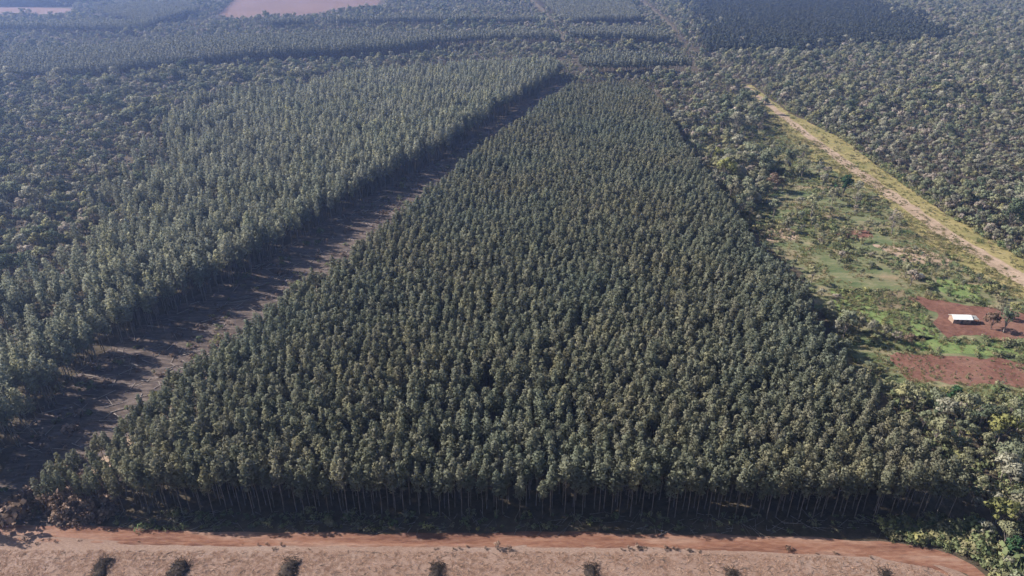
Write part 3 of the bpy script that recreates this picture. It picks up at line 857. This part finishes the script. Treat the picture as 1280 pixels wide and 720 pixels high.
# ------------------------------------------------------------------ shrubs: pasture, strip and forest edge
def scatter(pg, n, seed, thr=0.45, sc=16):
    pg = np.asarray(pg)
    x, y = rng.uniform(pg[:, 0].min(), pg[:, 0].max(), n), rng.uniform(pg[:, 1].min(), pg[:, 1].max(), n)
    m = inside(pg, x, y) & (vnoise(x, y, sc, seed) * .65 + rng.uniform(size=n) * .35 > thr)
    return x[m], y[m]
yard = poly([(1134, 371), (1231, 384), (1340, 402), (1340, 426), (1181, 424), (1138, 378)])
redf = poly([(1104, 441), (1195, 446), (1340, 459), (1340, 488), (1195, 478), (1117, 455)])
plot = poly([(1039, 361), (1135, 363), (1160, 391), (1172, 420), (1100, 414), (1054, 396)])
house_spot = poly([(1165, 385), (1235, 385), (1235, 408), (1165, 408)])
sx, sy = scatter(pasture_pg, 11000, 41, 0.55)
m = ~block(sx, sy, [verge_pg, yard, redf, plot, centre_pg])
sx, sy = sx[m], sy[m]
ss = np.abs(rng.normal(0.45, 0.28, len(sx))) + 0.2
ppx, ppy, dep = project(sx, sy, 1)
seen = (ppx > 0) & (ppx < 1280) & (ppy < 720)
order = np.argsort(np.where(seen, dep / ss, 1e9))[:110]
isb = np.zeros(len(sx), bool)
isb[order] = True
MARKS = [(1201, 400, 'the white-roofed house'), (1146, 348, 'the tiny shed'), (1053, 246, 'the dark round tree'), (1114, 293, 'the bare grey tree'), (1115, 376, 'the small brown plot'), (970, 295, 'the tan bare patch'), (905, 230, 'the bright yellow-green tree'), (1068, 294, 'the small reddish patch'), (1200, 365, 'the green patch behind the house'), (1150, 320, 'the pale bare patch'), (1215, 465, 'the red field'), (1075, 375, 'the bright green plot')]
near = {}
for i in order:
    q = min(range(len(MARKS)), key=lambda a: math.hypot(ppx[i] - MARKS[a][0], (ppy[i] - MARKS[a][1]) * 1.6))
    near.setdefault(q, []).append(i)
for q, lst in near.items():
    lst.sort(key=lambda i: math.hypot(ppx[i] - MARKS[q][0], (ppy[i] - MARKS[q][1]) * 1.6))
    for n_, i in enumerate(lst):
        side = 'left' if ppx[i] < MARKS[q][0] else 'right'
        K_shrub.put('shrub', sx[i], sy[i], float(ss[i]), rng.uniform(0, 6.28), int(rng.integers(5)), '%s shrub out from %s, standing to its %s' % (ORD[n_ + 1], MARKS[q][2], side), 'shrub', 'shrubs in the pasture')
UX, UY, US = [sx[~isb]], [sy[~isb]], [ss[~isb]]
for pg, n, thr, s0, sd_ in ((plot, 2500, .45, .28, 51), (redf, 400, .66, .35, 52), (poly([(1060, 470), (1110, 478), (1420, 515), (1420, 800), (1262, 800), (1214, 640), (1120, 510)]), 1800, .3, .8, 53),
                       (poly([(870, 200), (960, 180), (960, 290), (1100, 470), (1070, 480), (1000, 370)]), 1500, .35, .7, 54),
                       (poly([(940, 104), (985, 138), (1055, 176), (1144, 243), (1228, 296), (1330, 358), (1330, 345), (1228, 284), (1144, 234), (1055, 170), (985, 132)]), 2200, .15, .85, 55),
                       (poly([(1222, 690), (1240, 722), (1262, 800), (1420, 800), (1420, 690)]), 400, .2, .9, 57), (poly([(1170, 668), (1222, 650), (1262, 722), (1244, 722), (1212, 694), (1180, 684)]), 500, .1, .7, 58), (redf, 900, .55, .18, 59), (poly([(1095, 652), (1185, 650), (1226, 690), (1180, 685), (1110, 674)]), 500, .25, .5, 60)):
    x, y = scatter(pg, n, sd_, thr, 9)
    UX.append(x); UY.append(y); US.append(s0 * np.exp(rng.normal(0, .35, len(x))))
# green shade plants at the foot of the front row and litter bushes on the strip
x, y = scatter(poly([(118, 640), (1208, 645), (1214, 668), (700, 664), (150, 662)]), 900, 60, .42, 7)
UX.append(x); UY.append(y); US.append(.35 * np.exp(rng.normal(0, .4, len(x))))
strip_pg = poly([(-200, 640), (0, 565), (50, 505), (110, 455), (290, 350), (388, 290), (540, 205), (700, 105), (690, 130), (560, 232), (400, 370), (180, 560), (120, 650), (0, 650)])
x, y = scatter(strip_pg, 4200, 61, .50, 9)
UX.append(x); UY.append(y); US.append(.55 * np.exp(rng.normal(0, .5, len(x))))
UX, UY, US = map(np.concatenate, (UX, UY, US))
mass('undergrowth', K_shrub, UX, UY, US, 'low scrub, weeds and tufts among the trees and plots')

def tuft_mesh(seed, mat, n=26, r=.34, h=.13):
    rg = np.random.default_rng(seed)
    V, F = [], []
    for i in range(n):
        a, l = rg.uniform(0, 6.28), rg.uniform(.4, 1) * h
        bx, by = rg.uniform(-r, r) * .7, rg.uniform(-r, r) * .7
        dx, dy = math.cos(a) * r * .6, math.sin(a) * r * .6
        w = .05
        o = len(V)
        V += [(bx - dy * w * 2, by + dx * w * 2, 0), (bx + dy * w * 2, by - dx * w * 2, 0), (bx + dx, by + dy, l)]
        F.append((o, o + 1, o + 2))
    return ('x', (V, F, None, mat), ([(0, 0, 0), (.02, 0, 0), (0, 0, .1)], [(0, 1, 2)], None, mat), h, r)
M['tuft'] = foliage('tuft_grass', [(0, (0.07, 0.10, 0.04)), (0.35, (0.12, 0.135, 0.06)), (0.7, (0.20, 0.18, 0.10)), (1, (0.26, 0.22, 0.15))], (0.14, 0.14, 0.075), 0.05, trans=0.3)
K_tuft = Kind('grass_tuft', [tuft_mesh(320 + i, M['tuft'], 40, .55, .5) for i in range(4)])
gx, gy_ = scatter(pasture_pg, 42000, 42, .45, 8)
m = ~block(gx, gy_, [yard, redf, centre_pg])
vx, vy = scatter(verge_pg, 6000, 43, .45, 5)
m2 = line_dist(vx, vy, poly([(932, 108), (960, 130), (990, 154), (1030, 184), (1078, 219), (1140, 262), (1178, 289), (1215, 311), (1262, 340), (1330, 380)])) > 3.6
gx, gy_ = np.concatenate([gx[m], vx[m2]]), np.concatenate([gy_[m], vy[m2]])
mass('grass', K_tuft, gx, gy_, np.exp(rng.normal(0, .45, len(gx))) * .9, 'rough tufted grass over the pasture and verges', z=0.03)

# dry pinkish brush at the corner of the plantation, and along the strip
K_dry = Kind('dry_brush', [shrub_mesh(170 + i, 1.2, 1.6 + .4 * (i % 3), 70, 0.34, M['dry']) for i in range(4)])
x, y = scatter(poly([(-10, 652), (10, 632), (60, 590), (140, 600), (150, 640), (120, 658), (60, 655)]), 900, 62, .35, 6)
x2, y2 = scatter(strip_pg, 6000, 63, .45, 8)
x3, y3 = scatter(poly([(-30, 672), (300, 680), (700, 682), (1000, 687), (1100, 694), (1100, 699), (1000, 692), (700, 688), (300, 687), (-30, 681)]), 900, 64, .62, 7)
DX, DY = np.concatenate([x, x2, x3]), np.concatenate([y, y2, y3])
DS = np.concatenate([.75 * np.exp(rng.normal(0, .4, len(x))), .50 * np.exp(rng.normal(0, .5, len(x2))), .30 * np.exp(rng.normal(0, .4, len(x3)))])
mass('dry_undergrowth', K_dry, DX, DY, DS, 'dry pinkish-brown brush at the plantation corner and along the cleared strip')

# ------------------------------------------------------------------ harvested field: stubble tufts, branch litter, windrows
K_stub = Kind('stubble', [tuft_mesh(300 + i, M['straw']) for i in range(4)])
field_pg = poly([(-40, 688), (300, 689), (700, 690), (1000, 694), (1100, 700), (1170, 711), (1205, 726), (1215, 790), (-120, 790)])
x, y = scatter(field_pg, 26000, 71, .34, 1.7)
mass('stubble', K_stub, x, y, np.exp(rng.normal(0, .35, len(x))) * .9, 'short pale straw stubble covering the harvested field', z=0.02)

def sticks(name, pg, n, lmin, lmax, rad, label, mat, z0=0.1, seed=1, thr=.3):
    rg = np.random.default_rng(seed)
    x, y = scatter(pg, n, seed, thr, 8)
    items = []
    for a, b in zip(x, y):
        L, t = rg.uniform(lmin, lmax), rg.normal(0.0, 0.9)
        rr = rad * rg.uniform(.5, 1.3)
        z = z0 + rr
        items.append(branch((a - math.cos(t) * L / 2, b - math.sin(t) * L / 2, z), (a + math.cos(t) * L / 2, b + math.sin(t) * L / 2, z + rg.uniform(-.04, .25)), rr, rr * .5))
    v_, f_ = joinvf(items)
    o = link(name, mesh_of(name, [(v_, f_, None, mat)]))
    tag(o, label, None, None, 'stuff')
sticks('branch_litter', strip_pg, 6500, 1.5, 6.5, .12, 'pale cut branches lying over the cleared strip', M['pale_wood'], .05, 81, .35)
sticks('branch_litter', poly([(118, 638), (1208, 645), (1214, 670), (700, 667), (150, 664)]), 420, 1.0, 4.5, .08, 'fallen branches in the shade before the front row', M['pale_bark'], .05, 82, .3)
sticks('branch_litter', field_pg, 2500, .4, 1.4, .04, 'small sticks strewn over the harvested field', M['dead'], .05, 83, .3)

# loose red earth bank between road and field
def bank(name, line, h, w, label, seed):
    rg = np.random.default_rng(seed)
    pts = [Vector(p) for p in line]
    V, F = [], []
    n = 0
    rows = []
    for i in range(len(pts) - 1):
        k = max(1, int((pts[i + 1] - pts[i]).length / .8))
        for j in range(k):
            rows.append(pts[i].lerp(pts[i + 1], j / k))
    prof = [(-1, 0), (-.55, .5), (-.1, 1), (.35, .7), (1, 0)]
    for i, p in enumerate(rows):
        d = (rows[min(i + 1, len(rows) - 1)] - rows[max(i - 1, 0)]).normalized()
        nn = Vector((-d.y, d.x))
        hh = h * (0.05 + 1.6 * max(0, float(vnoise(p.x, p.y, 3.5, seed)) - .25))
        for q, (a, b) in enumerate(prof):
            jj = 0 if b == 0 else rg.uniform(-.15, .15)
            V.append((p.x + nn.x * a * w + jj, p.y + nn.y * a * w + jj, -0.02 + hh * b))
    m_ = len(prof)
    for i in range(len(rows) - 1):
        for q in range(m_ - 1):
            F.append((i * m_ + q, (i + 1) * m_ + q, (i + 1) * m_ + q + 1, i * m_ + q + 1))
    o = link(name, mesh_of(name, [(V, F, None, M['road'])]))
    tag(o, label, None, None, 'structure')
bank('earth_bank', poly([(-60, 672), (100, 677), (300, 681), (600, 682), (800, 683), (1000, 689), (1100, 696), (1165, 708), (1205, 728)]), .32, .6, 'low bank of red earth between road and stubble', 91)

def windrow(pxf, pyf, L, w, h, seed, label):
    """A long heap of dark cut branches running away from the camera."""
    rg = np.random.default_rng(seed)
    x, y = P(pxf, pyf)
    e = empty('brush_windrow', (x, y, 0))
    V, F = [], []
    ns, nc = 26, 9
    for i in range(ns):
        t = i / (ns - 1)
        end = math.sin(math.pi * min(1, t * 6 + .02) / 2) if t < .17 else 1.0
        ww, hh = w * (.55 + .45 * end) * rg.uniform(.65, 1.3), h * end * rg.uniform(.6, 1.3)
        off = rg.uniform(-.5, .5)
        for k in range(nc):
            a = math.pi * k / (nc - 1)
            V.append((off + math.cos(a) * ww + rg.uniform(-.12, .12), -t * L, (math.sin(a) * hh) * rg.uniform(.8, 1.15) - .03))
    for i in range(ns - 1):
        for k in range(nc - 1):
            F.append((i * nc + k, i * nc + k + 1, (i + 1) * nc + k + 1, (i + 1) * nc + k))
    F.append(tuple(range(nc - 1, -1, -1)))
    me = mesh_of('mound', [(V, F, None, M['brush'])])
    link('mound', me, e)
    items = []
    for i in range(560):
        t, a = rg.uniform(0, 1), rg.uniform(.05, math.pi - .05)
        c = Vector((math.cos(a) * w, -t * L, math.sin(a) * h * rg.uniform(.8, 1.05)))
        d = Vector((rg.normal(), rg.normal(), rg.normal() * .45)).normalized() * rg.uniform(.5, 2.2)
        items.append(branch(c - d / 2, c + d / 2, rg.uniform(.02, .06), .012))
    v_, f_ = joinvf(items)
    b = link('branches', mesh_of('branches', [(v_, f_, None, M['brush'])]), e)
    b['kind'] = 'stuff'
    tag(e, label, 'brush heap', None)
for i, (a, b, lab) in enumerate([(136, 697, 'dark heap of cut brush nearest the left end of the stubble field'), (230, 700, 'dark heap of cut brush second from the left on the stubble'), (366, 699, 'dark heap of cut brush third from the left on the stubble'),
                                 (547, 704, 'dark heap of cut brush at the middle of the stubble field'), (738, 705, 'dark heap of cut brush fifth from the left on the stubble'), (912, 711, 'dark heap of cut brush sixth from the left, just inside the frame'), (1102, 713, 'dark heap of cut brush nearest the road bend')]):
    windrow(a, b, 16.0, [1.5, 1.6, 1.5, 1.3, 1.2, 1.0, 1.0][i], [.9, 1.0, 1.0, .9, .85, .8, .8][i], 400 + i, lab)

# ------------------------------------------------------------------ house and shed
def boxm(name, x0, x1, y0, y1, z0, z1, mat, parent):
    v = [(x, y, z) for z in (z0, z1) for x, y in ((x0, y0), (x1, y0), (x1, y1), (x0, y1))]
    f = [(0, 3, 2, 1), (4, 5, 6, 7), (0, 1, 5, 4), (1, 2, 6, 5), (2, 3, 7, 6), (3, 0, 4, 7)]
    me = mesh_of(name, [(v, f, None, mat)])
    for p in me.polygons:
        p.use_smooth = False
    return link(name, me, parent)
def slab(name, quad, th, mat, parent):
    a, b, c, d = map(Vector, quad)
    n = (b - a).cross(d - a).normalized() * th
    v = [tuple(p) for p in (a, b, c, d)] + [tuple(p + n) for p in (a, b, c, d)]
    f = [(3, 2, 1, 0), (4, 5, 6, 7), (0, 1, 5, 4), (1, 2, 6, 5), (2, 3, 7, 6), (3, 0, 4, 7)]
    me = mesh_of(name, [(v, f, None, mat)])
    for p in me.polygons:
        p.use_smooth = False
    return link(name, me, parent)
def house(px, py, w, d, hw, rise, rz, name, label, cat, roofm, lean=True):
    x, y = P(px, py)
    e = empty(name, (x, y, 0.08), rz)
    # gable walls as one ring
    v = [(-w / 2, -d / 2, 0), (w / 2, -d / 2, 0), (w / 2, d / 2, 0), (-w / 2, d / 2, 0), (-w / 2, -d / 2, hw), (w / 2, -d / 2, hw), (w / 2, d / 2, hw), (-w / 2, d / 2, hw), (-w / 2, 0, hw + rise), (w / 2, 0, hw + rise)]
    f = [(0, 1, 5, 4), (1, 2, 6, 9, 5), (2, 3, 7, 6), (3, 0, 4, 8, 7)]
    me = mesh_of('wall', [(v, f, None, M['wall'])])
    for p in me.polygons:
        p.use_smooth = False
    link('wall', me, e)
    ov, ext = .45, .4
    k = rise / (d / 2)
    W = w / 2 + ext
    slab('roof', [(-W, -d / 2 - ov, hw - ov * k + .02), (W, -d / 2 - ov, hw - ov * k + .02), (W, 0, hw + rise + .02), (-W, 0, hw + rise + .02)], .08, roofm, e)
    slab('roof', [(W, d / 2 + ov, hw - ov * k + .02), (-W, d / 2 + ov, hw - ov * k + .02), (-W, 0, hw + rise + .02), (W, 0, hw + rise + .02)], .08, roofm, e)
    if lean:
        for q in (-.28, .28):
            wn_ = boxm('window', w * q - .5, w * q + .5, -d / 2 - .05, -d / 2 + .02, 1.0, 1.9, M['wall'], e)
            boxm('pane', w * q - .42, w * q + .42, -d / 2 - .07, -d / 2 - .052, 1.08, 1.82, M['glass'], wn_)
        boxm('door', -.45, .45, -d / 2 - .06, -d / 2 + .02, 0.02, 2.05, M['dead'], e)
        slab('porch_roof', [(w / 2 + .45, -d / 2, 2.1), (w / 2 + 3.0, -d / 2, 2.0), (w / 2 + 3.0, d / 2 - .6, 2.3), (w / 2 + .45, d / 2 - .6, 2.4)], .06, M['greyroof'], e)
        for q in (-d / 2 + .15, d / 2 - .8):
            boxm('post', w / 2 + 2.75, w / 2 + 2.9, q, q + .15, 0, 2.02, M['dead'], e)
    tag(e, label, cat)
    return e
house(1199, 402, 7.2, 3.6, 2.2, .9, R(-3), 'house', 'small house with bright white roof on the red soil yard', 'house', M['roof']).scale = (.80, .80, .80)
house(1146, 348, 2.6, 2.0, 1.3, .5, R(8), 'shed', 'tiny pale-roofed shed between the green patches behind the house', 'shed', M['greyroof'], False)

# ------------------------------------------------------------------ haze: the air between here and the far land
m, nt, out = new_mat('haze_air')
pv = nt.nodes.new('ShaderNodeVolumePrincipled')
pv.inputs['Color'].default_value = (0.34, 0.50, 1.0, 1)
pv.inputs['Density'].default_value = 0.00018
pv.inputs['Anisotropy'].default_value = 0.5
nt.links.new(pv.outputs[0], out.inputs['Volume'])
v = [(x, y, z) for z in (-1.0, 119.0) for x, y in ((-3600, -700), (3600, -700), (3600, 4600), (-3600, 4600))]
hm = bpy.data.meshes.new('haze')
hm.from_pydata(v, [], [(0, 3, 2, 1), (4, 5, 6, 7), (0, 1, 5, 4), (1, 2, 6, 5), (2, 3, 7, 6), (3, 0, 4, 7)])
hm.materials.append(m)
tag(link('haze', hm), 'thin blue haze over the far land', None, None, 'stuff')
print('points', len(cx_), len(lx), len(FX), len(NX), len(UX))
